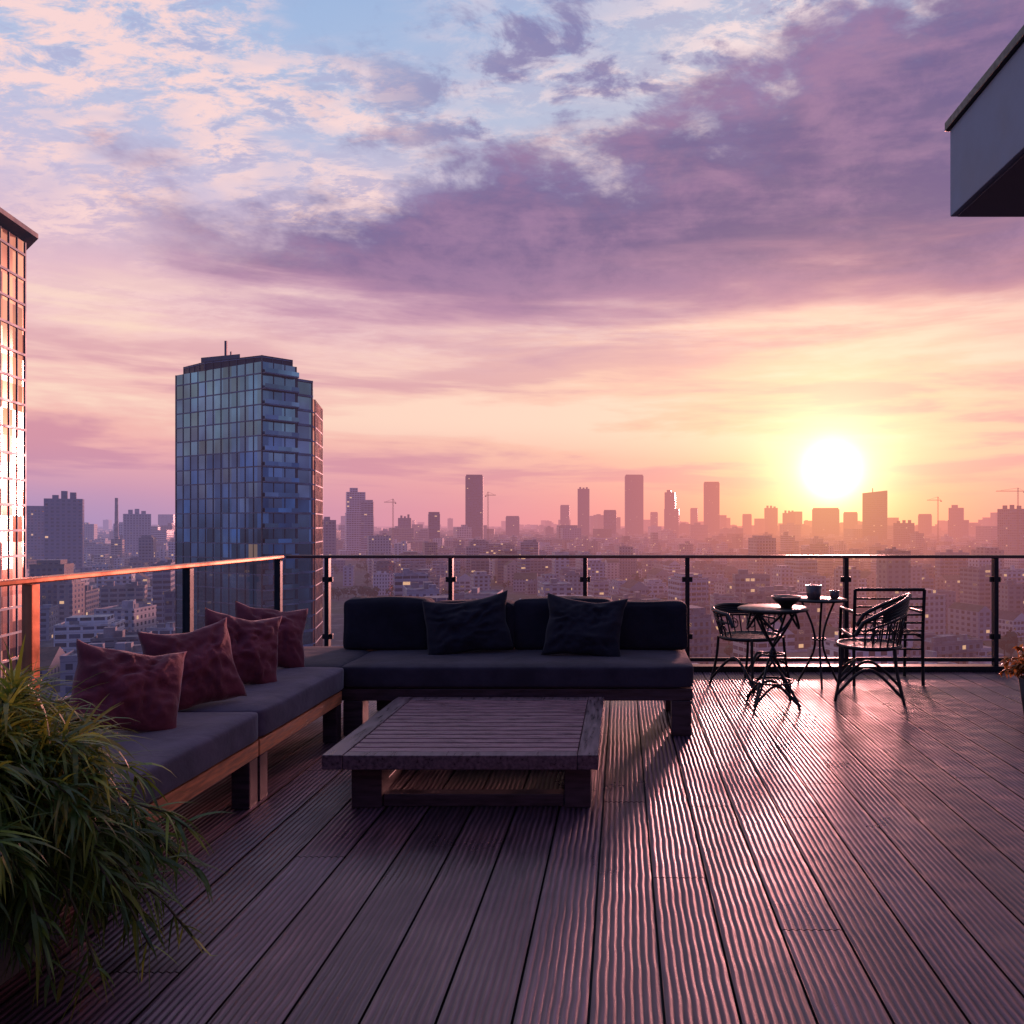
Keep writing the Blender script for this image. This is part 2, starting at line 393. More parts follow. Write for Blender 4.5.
M_cup=simple('ceramic',(.10,.07,.07,1),.25,0,.1,8,0)
M_bowl=simple('dark_bowl',(.03,.02,.02,1),.35,0,.3,8,.05)

# ------------------------------------------------------------ DECK
def build_deck():
    BW=.215; x0=-3.32; nb=44; Y0,Y1=-1.6,7.62; NR=8
    cols=NR*5+1
    V=[];F=[];C=[];base=0
    joints={}
    def bi(X): return int((X-x0)//BW)
    joints[bi((690-622)/800*3.18)]=[3.18]; joints[bi((725-622)/800*3.18)]=[3.18,6.2]
    joints[bi((665-622)/800*3.18)]=[3.18]
    joints[bi((707-622)/800*3.99)]=[3.99,.9]
    joints[bi((815-622)/800*2.77)]=[2.77]
    R=random.Random(3)
    for i in range(nb):
        js=joints.get(i)
        if js is None:
            js=[]
            yy=Y0+R.uniform(1.2,4.5)
            while yy<Y1-.5: js.append(yy); yy+=R.uniform(3.4,4.8)
        cuts=[Y0]+sorted(js)+[Y1]
        ph=R.uniform(0,50)
        for a,b in zip(cuts[:-1],cuts[1:]):
            a+=.0025; b-=.0025
            step=.024 if a<5.5 else .035
            rows=max(3,int((b-a)/step))
            yv=np.linspace(a,b,rows)
            gx=np.linspace(0,1,cols)
            U,YY=np.meshgrid(gx,yv)
            warp=.26*np.sin(YY*27+ph+U*3)+.20*np.sin(YY*15.3+ph*2+U*5)+.16*np.sin(YY*47+ph*1.7-U*4)+.5*np.sin(YY*4.1+ph)
            H=.5+.5*np.cos(2*np.pi*(U*NR)+np.pi+warp)
            H=H**.75
            depth=.0048
            Z=-depth*(1-H)
            edge=np.minimum(U,1-U)*BW
            Z=np.where(edge<.004,-.003,Z)
            X=x0+i*BW+.0042+U*(BW-.0084)
            vv=np.stack([X,YY,Z],-1).reshape(-1,3)
            k=base; V.append(vv)
            idx=(np.arange(rows)[:,None]*cols+np.arange(cols)[None,:])+k
            q=np.stack([idx[:-1,:-1],idx[:-1,1:],idx[1:,1:],idx[1:,:-1]],-1).reshape(-1,4)
            F.append(q); base+=len(vv)
            loop=list(idx[0,:])+list(idx[1:,-1])+list(idx[-1,-2::-1])+list(idx[-2:0:-1,0])
            tl=np.array(loop); up=vv[tl-k].copy(); low=up.copy(); low[:,2]=-.032
            V.append(up); ui=np.arange(len(up))+base; base+=len(up)   # separate edge loop keeps the arris crisp
            V.append(low); li=np.arange(len(low))+base; base+=len(low)
            q=np.stack([ui,li,np.roll(li,-1),np.roll(ui,-1)],-1); F.append(q)
            s=R.uniform(.62,1.35); wv=R.uniform(-.08,.08)
            groove_tone=(.16+.84*H).reshape(-1,1)  # board colour gets darker towards the groove bottoms
            cc=np.concatenate([groove_tone*s*(1+wv),groove_tone*s,groove_tone*s*(1-wv),np.ones_like(groove_tone)],1)
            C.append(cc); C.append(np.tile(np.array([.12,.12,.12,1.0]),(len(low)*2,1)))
    V=np.concatenate(V);F=np.concatenate(F);C=np.concatenate(C)
    me=bpy.data.meshes.new('wooden_deck')
    me.vertices.add(len(V)); me.vertices.foreach_set('co',V.ravel())
    me.loops.add(F.size); me.loops.foreach_set('vertex_index',F.ravel().astype(np.int32))
    me.polygons.add(len(F)); me.polygons.foreach_set('loop_start',np.arange(0,F.size,4,dtype=np.int32)); 
    me.update(calc_edges=True); me.validate()
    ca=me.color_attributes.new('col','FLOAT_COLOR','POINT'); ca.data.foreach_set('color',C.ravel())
    me.materials.append(M_deck)
    ob=bpy.data.objects.new('wooden_deck',me); COL.objects.link(ob)
    return ob
deck=build_deck()
boxes('deck_substructure',[(-3.34,6.2,-1.7,7.66,-.30,-.034)],M_pot,deck,0)
boxes('deck_edge_kerb',[(-3.30,6.2,7.66,7.80,-.30,.045)],M_black,deck,.004)
boxes('deck_side_kerb',[(-3.44,-3.34,-1.7,7.80,-.30,.045)],M_black,deck,.004)

# ------------------------------------------------------------ RAILINGS
RY=7.72; RX=-3.20; RH=1.1
rb=empty('glass_railing')
px=[-2.84,-1.65,-.355,.63,2.16,3.6,4.9]
boxes('posts',[(p-.020,p+.020,RY-.035,RY+.035,.045,RH-.02) for p in px],M_black,rb,.003)
boxes('top_rail',[(RX-.03,6.2,RY-.035,RY+.035,RH-.02,RH+.010)],M_railwarm,rb,.006)
boxes('bottom_rail',[(RX+.05,6.2,RY-.02,RY+.02,.085,.12)],M_black,rb,.003)
m=MB()
pp=[RX]+px+[6.2]
for a,b in zip(pp[:-1],pp[1:]): m.face([(a+.03,RY,.125),(b-.03,RY,.125),(b-.03,RY,RH-.045),(a+.03,RY,RH-.045)])
m.obj('glass_panels',[M_glass],rb)
cl=[]
for p in px:
    for zz in(.30,.85): cl+= [(p-.05,p-.021,RY-.014,RY+.014,zz,zz+.05),(p+.021,p+.05,RY-.014,RY+.014,zz,zz+.05)]
boxes('glass_clamps',cl,M_black,rb,.003)
rl=empty('glass_railing')
py=[-.2,2.1,4.33,5.9,7.45]
boxes('posts',[(RX-.028,RX+.028,p-.028,p+.028,.045,RH-.02) for p in py if p!=4.33],M_black,rl,.003)
boxes('sunlit_post',[(RX-.028,RX+.028,4.30,4.36,.045,RH-.02)],M_raillit,rl,.003)  # mid-run post, its sunlit look painted by the orange material
boxes('top_rail',[(RX-.035,RX+.035,-1.7,7.50,RH-.016,RH+.016)],M_raillit,rl,.008)
boxes('bottom_rail',[(RX-.02,RX+.02,-1.7,7.50,.085,.12)],M_black,rl,.003)
m=MB(); pp=[-1.7]+py
for a,b in zip(pp[:-1],pp[1:]): m.face([(RX,a+.04,.125),(RX,b-.04,.125),(RX,b-.04,RH-.045),(RX,a+.04,RH-.045)])
m.obj('glass_panels',[M_glass],rl)

# ------------------------------------------------------------ CUSHIONS
def pillow(name,w,hh,T,mat,parent,loc,rz=0,lean=0,roll=0,seed=0,n=36):
    R=random.Random(seed); off=Vector((R.uniform(0,50),R.uniform(0,50),R.uniform(0,50)))
    verts=[];faces=[]
    def add(side):
        k=len(verts)
        for j in range(n+1):
            for i in range(n+1):
                u=-1+2*i/n; v=-1+2*j/n
                X=w/2*u*(1-.085*(1-v*v)); Z=hh/2*v*(1-.085*(1-u*u))-.030*(1-u*u)*(v>0)*v
                t=T/2*max(0,(1-abs(u)**2.6))**.62*max(0,(1-abs(v)**2.6))**.62
                q=Vector((u*1.6,v*1.6,side*2))+off
                e=max(0,(1-u**4)*(1-v**4))
                wr=mnoise.noise(q*1.3)*.030+abs(mnoise.noise(q*2.4+Vector((0,0,3))))*-.044+mnoise.noise(q*6)*.006
                r=math.atan2(abs(v),abs(u)); fold=math.cos(r*14+off.x)*.009*min(1,(u*u+v*v)/1.2)
                verts.append((X+mnoise.noise(q*1.1+Vector((9,0,0)))*.018,side*(-(t+(wr+fold)*e)),Z+mnoise.noise(q*1.1+Vector((0,9,0)))*.018))
        for j in range(n):
            for i in range(n):
                a=k+j*(n+1)+i; f=(a,a+1,a+n+2,a+n+1); faces.append(f if side>0 else f[::-1])
    add(1);add(-1)
    for j in range(n+1):
        for i in range(n+1):
            if i in(0,n) or j in(0,n):
                a=j*(n+1)+i; b=a+(n+1)**2; verts[b]=verts[a]=(verts[a][0],0.0,verts[a][2])
    me=bpy.data.meshes.new(name); me.from_pydata(verts,[],faces)
    import bmesh
    bm=bmesh.new(); bm.from_mesh(me); bmesh.ops.remove_doubles(bm,verts=bm.verts,dist=1e-6); bm.to_mesh(me); bm.free()
    for p in me.polygons: p.use_smooth=True
    me.materials.append(mat)
    ob=bpy.data.objects.new(name,me); COL.objects.link(ob); ob.parent=parent
    ob.location=loc
    ob.rotation_euler=(Matrix.Rotation(rz,4,'Z')@Matrix.Rotation(lean,4,'X')@Matrix.Rotation(roll,4,'Y')).to_euler()
    return ob

def cushion(name,x0,x1,y0,y1,z0,z1,mat,parent,r=.022,seed=0,puff=.008,wob=.006):
    import bmesh
    bm=bmesh.new(); bmesh.ops.create_cube(bm,size=2)
    bmesh.ops.subdivide_edges(bm,edges=bm.edges[:],cuts=15,use_grid_fill=True)
    sx,sy,sz=(x1-x0)/2,(y1-y0)/2,(z1-z0)/2; R=random.Random(seed); off=Vector((R.uniform(0,50),R.uniform(0,50),3))
    def warpc(a,s_): return math.copysign(min(1,abs(a)**.72),a)*s_
    for v in bm.verts:
        p=v.co
        P=Vector((warpc(p.x,sx),warpc(p.y,sy),warpc(p.z,sz)))
        q=Vector((max(-sx+r,min(sx-r,P.x)),max(-sy+r,min(sy-r,P.y)),max(-sz+r,min(sz-r,P.z))))
        dd=P-q
        if dd.length>1e-6: P=q+dd.normalized()*min(r,dd.length)
        c=(1-p.x**6)*(1-p.y**6) if abs(p.z)>.99 else ((1-p.x**6)*(1-p.z**4) if abs(p.y)>.99 else (1-p.y**6)*(1-p.z**4))
        nrm=Vector((1 if p.x>.99 else -1 if p.x<-.99 else 0,1 if p.y>.99 else -1 if p.y<-.99 else 0,1 if p.z>.99 else 0))
        P+=nrm*(puff*max(0,c))+nrm*mnoise.noise(P*3.5+off)*wob
        v.co=P+Vector(((x0+x1)/2,(y0+y1)/2,(z0+z1)/2))
    me=bpy.data.meshes.new(name); bm.to_mesh(me); bm.free()
    for p in me.polygons: p.use_smooth=True
    me.materials.append(mat)
    ob=bpy.data.objects.new(name,me); COL.objects.link(ob); ob.parent=parent
    md=ob.modifiers.new('s','SUBSURF'); md.levels=1; md.render_levels=1
    return ob

# ---- back sofa
sf=empty('outdoor_sofa')
FX0,FX1,FY0,FY1=-1.86,.47,5.30,6.16
L=[(FX0,FX1,FY0,FY0+.05,.235,.315),(FX0,FX1,FY1-.05,FY1,.235,.315),(FX0,FX0+.05,FY0+.052,FY1-.052,.235,.315),(FX1-.05,FX1,FY0+.052,FY1-.052,.235,.315)]
for lx in(FX0+.01,FX1-.14):
    for ly in(FY0+.003,FY1-.133): L.append((lx,lx+.13,ly,ly+.13,.0,.233))
for k in range(9):
    L.append((FX0+.055,FX1-.055,FY0+.06+k*.085,FY0+.12+k*.085,.285,.305))
L+= [(FX0+.02,FX1-.02,FY1+.002,FY1+.04,.32,.40),(FX0+.02,FX1-.02,FY1+.002,FY1+.04,.55,.63)]
for lx in(FX0+.05,-.72,FX1-.11): L.append((lx,lx+.06,FY1+.043,FY1+.08,.24,.70))
boxes('frame',L,M_wood,sf,.005)
cushion('seat_cushion_1',FX0+.0,FX1,FY0-.02,FY1-.02,.318,.470,M_seatb,sf,seed=1)
xs=[-2.06,-1.42,-.80,-.07,.475]
for i,(a,b) in enumerate(zip(xs[:-1],xs[1:])):
    cc=cushion('back_cushion_%d'%(i+1),a+.004,b-.004,5.90,6.10,.474,.835+(.010 if i%2==0 else -.012),M_back,sf,.024,seed=10+i,puff=.012,wob=.014)
pillow('throw_pillow_1',.62,.44,.16,M_back,sf,(-1.12,5.79,.68),rz=.12,lean=-.33,roll=-.12,seed=3)
pillow('throw_pillow_2',.58,.46,.16,M_back,sf,(-.27,5.70,.68),rz=-.06,lean=-.40,roll=.06,seed=8)

# ---- left sofa (two modules)
ls=empty('outdoor_sofa')
GX0,GX1=-2.62,-1.83
L=[];W=[]
for (a,b) in((2.85,4.03),(4.045,5.23)):
    W.append((GX1-.05,GX1,a,b,.235,.315))
    W.append((GX0,GX0+.05,a,b,.235,.315))
    W.append((GX0+.052,GX1-.052,a,a+.05,.235,.315)); W.append((GX0+.052,GX1-.052,b-.05,b,.235,.315))
    for lx in(GX0+.003,GX1-.093):
        for ly in(a+.004,b-.094): L.append((lx,lx+.09,ly,ly+.09,0,.233))
    for k in range(8): L.append((GX0+.055+k*.085,GX0+.115+k*.085,a+.055,b-.055,.285,.305))
boxes('legs_and_slats',L,M_wood,ls,.004)
boxes('frame',W,M_woodlit,ls,.004)
boxes('backrest_rail',[(GX0-.045,GX0-.003,2.86,5.9,.50,.58),(GX0-.045,GX0-.003,2.86,5.9,.33,.42)]+[(GX0-.09,GX0-.048,q,q+.06,.0,.60) for q in(2.9,4.0,5.0,5.8)],M_wood,ls,.004)
cushion('seat_cushion_1',GX0,GX1+.01,2.85,4.03,.318,.467,M_seat,ls,seed=21)
cushion('seat_cushion_2',GX0,GX1+.01,4.04,5.27,.318,.469,M_seat,ls,seed=22)
cushion('corner_cushion',GX0,FX0-.006,5.28,6.14,.318,.470,M_seatb,ls,seed=23)
boxes('corner_base',[(GX0,FX0-.01,5.29,6.14,.235,.315),(GX0+.003,GX0+.12,6.0,6.12,0,.233)],M_wood,ls,.004)
pillow('scatter_cushion_1',.46,.42,.20,M_pil,ls,(-2.22,3.60,.665),rz=.85,lean=-.46,roll=.26,seed=31)
pillow('scatter_cushion_2',.44,.45,.20,M_pil,ls,(-2.21,4.12,.68),rz=.80,lean=-.38,roll=-.10,seed=32)
pillow('scatter_cushion_3',.45,.45,.19,M_pil,ls,(-2.21,4.66,.68),rz=.90,lean=-.35,roll=.22,seed=33)
pillow('scatter_cushion_4',.46,.45,.19,M_pil,ls,(-2.28,5.18,.68),rz=.72,lean=-.42,roll=.18,seed=34)

# ---- coffee table
ct=empty('coffee_table')
TX0,TX1,TY0,TY1=-1.45,-.115,3.86,5.17; TZ=.29
L=[(TX0,TX0+.10,TY0,TY1,TZ-.072,TZ),(TX1-.10,TX1,TY0,TY1,TZ-.072,TZ),(TX0+.102,TX1-.102,TY0+.0,TY0+.07,TZ-.072,TZ-.002),(TX0+.102,TX1-.102,TY1-.07,TY1,TZ-.072,TZ-.002)]
boxes('top_frame',L,M_woodt,ct,.004)
ns=14; sp=(TY1-.072-(TY0+.072))/ns
boxes('top_slats',[(TX0+.104,TX1-.104,TY0+.075+k*sp,TY0+.075+k*sp+sp-.018,TZ-.03,TZ-.003) for k in range(ns)],M_woodx,ct,.003)
lx0,lx1,ly0,ly1=TX0+.11,TX1-.04,TY0+.10,TY1-.10
L=[(lx0,lx0+.15,ly0,ly0+.13,.0,TZ-.074),(lx1-.13,lx1,ly0,ly0+.13,.0,TZ-.074),(lx0,lx0+.15,ly1-.13,ly1,.0,TZ-.074),(lx1-.13,lx1,ly1-.13,ly1,.0,TZ-.074),
   (lx0+.152,lx1-.132,ly0+.02,ly0+.10,.0,.06),(lx0+.152,lx1-.132,ly1-.10,ly1-.02,.0,.06),(lx0+.02,lx0+.10,ly0+.132,ly1-.132,0,.06),(lx1-.10,lx1-.02,ly0+.132,ly1-.132,0,.06)]
boxes('legs',L,M_wood,ct,.004)

# ------------------------------------------------------------ BISTRO SET
def ring(cx,cy,z,r,n=36): return [(cx+r*math.cos(2*math.pi*i/n),cy+r*math.sin(2*math.pi*i/n),z) for i in range(n)]
bt=empty('bistro_table',(1.17,6.2,0))
lathe('table_top',[(0,.742),(.262,.742),(.272,.748),(.272,.758),(.262,.764),(0,.764)],M_black,bt)
P=[]
for k in range(4):
    a=k*math.pi/2+math.pi/4
    c,s=math.cos(a),math.sin(a)
    P.append(smoothpath([(.20*c,.20*s,.74),(.10*c,.10*s,.58),(-.02*c,-.02*s,.42),(.02*c+.03*s,.02*s-.03*c,.34),(.14*c,.14*s,.18),(.245*c,.245*s,.0)]))
    b2=a+math.pi/2
    P.append(smoothpath([(.245*c,.245*s,.03),(.11*math.cos(a+.8),.11*math.sin(a+.8),.17),(.245*math.cos(b2),.245*math.sin(b2),.03)]))
    P.append(smoothpath([(.20*c,.20*s,.735),(.20*math.cos(a+.8),.20*math.sin(a+.8),.60),(.20*math.cos(b2),.20*math.sin(b2),.735)]))
tube('legs',P,.010,M_black,bt)
tube('leg_ring',[ring(0,0,.40,.085),ring(0,0,.735,.20),ring(0,0,.19,.15)],.008,M_black,bt,True)
bw=lathe('bowl',[(0,.0),(.045,.0),(.05,.012),(.09,.045),(.118,.085),(.112,.085),(.085,.05),(.045,.02),(0,.016)],M_bowl,bt,(.10,-.02,.766))
tb=empty('side_table',(1.73,7.02,0))
lathe('table_top',[(0,.735),(.235,.735),(.24,.745),(.235,.755),(0,.755)],M_black,tb)
P=[]
for k in range(3):
    a=k*2*math.pi/3+.4; c,s=math.cos(a),math.sin(a)
    P.append(smoothpath([(.17*c,.17*s,.735),(.06*c,.06*s,.5),(.05*c,.05*s,.3),(.20*c,.20*s,.0)]))
tube('legs',P,.010,M_black,tb); tube('leg_ring',[ring(0,0,.40,.055)],.008,M_black,tb,True)
def cup(x,y,hh=.10,r=.036):
    lathe('cup',[(0,0),(r*.75,0),(r*.8,.004),(r,hh),(r-.004,hh),(r*.72,.01),(0,.008)],M_cup,tb,(x,y,.757),20)
cup(-.06,-.05,.12,.07); cup(.13,-.02,.07,.045)

def scroll(cx,cz,r,turns,y,sgn=1,n=26):
    out=[]
    for i in range(n+1):
        t=i/n; a=sgn*t*turns*2*math.pi; rr=r*(1-.8*t); out.append((cx+rr*math.cos(a),y,cz+rr*math.sin(a)))
    return out
def metal_armchair(name,loc,rz,hmax=.84):
    e=empty(name,loc,rz)  # faces +X locally
    seat=[(.24*math.cos(t) if math.cos(t)>0 else .25*math.cos(t), .27*math.sin(t), .43) for t in [2*math.pi*i/36 for i in range(36)]]
    tube('seat_rim',[seat],.016,M_black,e,True)
    sl=[]
    for k in range(-10,11):
        yy=k*.025; xx=.24*math.sqrt(max(0,1-(yy/.27)**2)); sl.append([(-xx,yy,.432),(0,yy,.424),(xx,yy,.432)])
    tube('seat_slats',sl,.008,M_black,e)
    def top(t):
        a=math.pi+t*1.75
        zz=hmax-(hmax-.64)*abs(t)**1.6
        r=.30
        return (r*math.cos(a)-.02,(r+.02)*math.sin(a),zz)
    def mid(t,f):
        a=math.pi+t*1.75
        return tuple(Vector((.245*math.cos(a),.265*math.sin(a),.43)).lerp(Vector(top(t)),f))
    T=[top(-1+2*i/30) for i in range(31)]
    tube('top_rail',[[(T[0][0]+.06,T[0][1],T[0][2]-.10)]+T+[(T[-1][0]+.06,T[-1][1],T[-1][2]-.10)]],.017,M_black,e)
    # slatted upper band of the back, then open bars with scrolls below
    tube('back_band',[[mid(t,f) for t in [-.72+1.44*i/24 for i in range(25)]] for f in(.72,.79,.86,.93)],.010,M_black,e)
    tube('back_rail',[[mid(t,.64) for t in [-1+2*i/30 for i in range(31)]]],.009,M_black,e)
    rods=[]
    for i in range(15):
        t=-.96+1.92*i/14
        rods.append([mid(t,0),mid(t,.33),mid(t,.66 if abs(t)<.75 else 1)])
    tube('back_bars',rods,.0065,M_black,e)
    sc=[]
    for i in range(6):
        t0=-.8+i*.32
        pts=[]
        for k in range(25):
            q=k/24; a=q*1.5*2*math.pi; rr=1-.75*q
            pts.append(mid(t0+.085*rr*math.cos(a),.33+.22*rr*math.sin(a)))
        sc.append(pts)
    tube('back_scrolls',sc,.005,M_black,e)
    L=[]
    for sy in(-1,1):
        L.append(smoothpath([(.20,.20*sy,.43),(.215,.215*sy,.22),(.25,.235*sy,0)]))
        L.append(smoothpath([(-.20,.19*sy,.43),(-.22,.20*sy,.22),(-.27,.225*sy,0)]))
        L.append(smoothpath([(.245,.235*sy,.05),(0,.20*sy,.26),(-.26,.222*sy,.05)]))
    L.append(smoothpath([(.21,-.21,.20),(.10,0,.30),(.21,.21,.20)]))
    tube('legs',L,.012,M_black,e)
    return e
metal_armchair('metal_armchair',(2.00,6.50,0),math.pi-.30)
metal_armchair('metal_armchair',(1.12,6.98,0),-.9,.68)
gb=empty('slatted_bench')
bx0,bx1,by=2.02,2.62,6.98
L=[]
for q in(bx0,bx1): L.append(smoothpath([(q,by-.02,0),(q,by-.01,.42),(q,by-.05,.84)],6)); L.append([(q,by,.42),(q,by+.42,.44),(q,by+.44,.0)]); L.append([(q,by-.03,.64),(q,by+.40,.64),(q,by+.43,.43)])
L.append([(bx0,by-.05,.84),(bx1,by-.05,.84)])
tube('frame',L,.015,M_black,gb)
tube('slats',[[(bx0,by-.015-.035*max(0,(zz-.42)/.42),zz),(bx1,by-.015-.035*max(0,(zz-.42)/.42),zz)] for zz in [.16,.24,.32,.40,.48,.55,.62,.69,.76]]+[[(bx0,by+.04+k*.05,.44),(bx1,by+.04+k*.05,.44)] for k in range(8)],.009,M_black,gb)

# ------------------------------------------------------------ PLANTS
def leafmat(name,c0,c1,c2,tc=(.30,.34,.04,1)):
    m,nt,b,o=newmat(name); at=nt.node('ShaderNodeVertexColor'); at.layer_name='col'
    r=nt.sep(at.outputs['Color'])[0]
    col=nt.ramp(r,[(0,c0),(.55,c1),(1,c2)])
    nt.put(b.inputs['Base Color'],col); b.inputs['Roughness'].default_value=.42
    tl=nt.node('ShaderNodeBsdfTranslucent'); nt.put(tl.inputs[0],nt.mix(.5,col,tc))
    mx=nt.node('ShaderNodeMixShader'); mx.inputs[0].default_value=.35
    nt.l.new(b.outputs[0],mx.inputs[1]); nt.l.new(tl.outputs[0],mx.inputs[2]); nt.l.new(mx.outputs[0],o.inputs[0]); return m
M_leaf=leafmat('shrub_leaf',(.010,.036,.008,1),(.055,.125,.022,1),(.24,.32,.045,1))
M_leafo=leafmat('autumn_leaf',(.06,.03,.01,1),(.35,.13,.03,1),(.6,.28,.06,1),(.6,.2,.04,1))
M_stem=simple('stem',(.05,.045,.02,1),.7)
def shrub(name,centre,spread,height,base_z,nst,nleaf,ll,lw,mat,seed,drop=.9,ex=(1,1)):
    e=empty(name,(0,0,0)); R=random.Random(seed); m=MB(); stems=[]
    C=Vector(centre)
    for s in range(nst):
        a=R.uniform(0,2*math.pi); el_=math.asin(R.uniform(.02,1)**.8)
        out=Vector((math.cos(a)*math.cos(el_)*ex[0],math.sin(a)*math.cos(el_)*ex[1],0))*spread
        up=height*(.35+.65*math.sin(el_))*R.uniform(.8,1.05)
        b0=C+Vector((R.uniform(-.12,.12),R.uniform(-.12,.12),base_z)); k=R.uniform(.7,1.15)
        dr=drop*(1-math.sin(el_))*R.uniform(.5,1.0)
        pts=[]
        for i in range(9):
            t=i/8
            p=b0+out*k*(t**1.1)+Vector((0,0,up*math.sin(min(1.0,t*1.0)*1.6)-dr*t**2.6*height))
            p.z=max(p.z,.03); pts.append(p)
        stems.append([tuple(p) for p in pts])
        for j in range(nleaf):
            t=R.uniform(.22,1.0)**.8; f=t*8; i=min(7,int(f)); p=pts[i].lerp(pts[i+1],f-i); tan=(pts[i+1]-pts[i]).normalized()
            side=Vector((R.gauss(0,1),R.gauss(0,1),R.gauss(0,.6))).normalized()
            dr_=(tan*.85+side*.8).normalized()
            l=ll*R.uniform(.5,1.5); w_=lw*R.uniform(.6,1.4)
            wd=dr_.cross(Vector((R.gauss(0,.4),R.gauss(0,.4),1))).normalized()
            tone=min(1,max(0,R.gauss(.42,.22)+.40*((p-C-Vector((0,0,base_z))).length/spread-.7)+(.28 if R.random()<.14 else 0)))  # random tone, plus lit outer leaves painted lighter away from the centre
            gr=R.uniform(.3,1.6)
            dirc=dr_.copy(); q=p.copy(); W=[.25,.95,1.0,.7,.42,.05]
            rows=[]
            for n_ in range(6):
                rows.append((q-wd*w_*W[n_]*.5,q+wd*w_*W[n_]*.5)); q=q+dirc*l/5; dirc=(dirc+Vector((0,0,-gr*.26))).normalized()
                if q.z<.012: q.z=.012
            for n_ in range(5):
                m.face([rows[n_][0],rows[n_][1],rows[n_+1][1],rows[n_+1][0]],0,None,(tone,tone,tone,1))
    m.obj('foliage',[mat],e,smooth=True)
    tube('stems',stems,.0035,M_stem,e,res=1)
    return e
b1=shrub('leafy_shrub',(-1.97,2.38,0),.57,.60,.29,330,50,.135,.0098,M_leaf,4,drop=1.0,ex=(.92,.85))
boxes('planter',[(-2.40,-1.88,2.06,2.68,.0,.30)],M_pot,b1,.01)
boxes('soil',[(-2.37,-1.91,2.09,2.65,.301,.32)],M_stem,b1,0)
b2=shrub('flowering_shrub',(3.06,5.85,0),.19,.26,.28,70,28,.045,.022,M_leafo,9,drop=.5)
lathe('pot',[(0,0),(.11,0),(.15,.28),(.135,.28),(.12,.24),(0,.24)],M_pot,b2,(3.06,5.85,0.0))

# ------------------------------------------------------------ BUILDING (penthouse + terrace block)
pb=empty('penthouse_building')
boxes('canopy',[(2.46,7.0,-4.0,6.0,3.71,4.36)],M_wall,pb,.006)
boxes('canopy_soffit',[(2.50,7.0,-4.0,5.96,3.695,3.708)],M_soffit,pb,0)
boxes('canopy_coping',[(2.43,7.0,-4.0,6.03,4.362,4.43)],M_black,pb,.006)
boxes('wall',[(-3.4,6.2,-4.0,-1.72,-.03,3.69)],M_wall,pb,.006)
boxes('columns',[(6.5,6.8,q,q+.3,-62,3.69) for q in(-1.0,2.2,5.4)],M_wall,pb,.006)
boxes('window_frames',[(-2.4,-2.34,-1.715,-1.67,.0,2.5),(-.9,-.84,-1.715,-1.67,.0,2.5),(.6,.66,-1.715,-1.67,0,2.5),(2.1,2.16,-1.715,-1.67,0,2.5),(-2.4,2.16,-1.714,-1.671,2.5,2.56)],M_black,pb,.003)
boxes('door_glass',[(-2.33,-.91,-1.712,-1.70,.02,2.49),(-.83,.59,-1.712,-1.70,.02,2.49),(.67,2.09,-1.712,-1.70,.02,2.49)],M_bowl,pb,0)
boxes('lower_storeys',[(-3.38,6.2,-4.0,7.74,GZ,-.302)],M_conc,pb,0)

# ------------------------------------------------------------ GROUND + CITY
m=MB(); G=42000
m.face([(-G,-G,GZ),(G,-G,GZ),(G,G,GZ),(-G,G,GZ)],0); m.obj('ground',[M_ground])

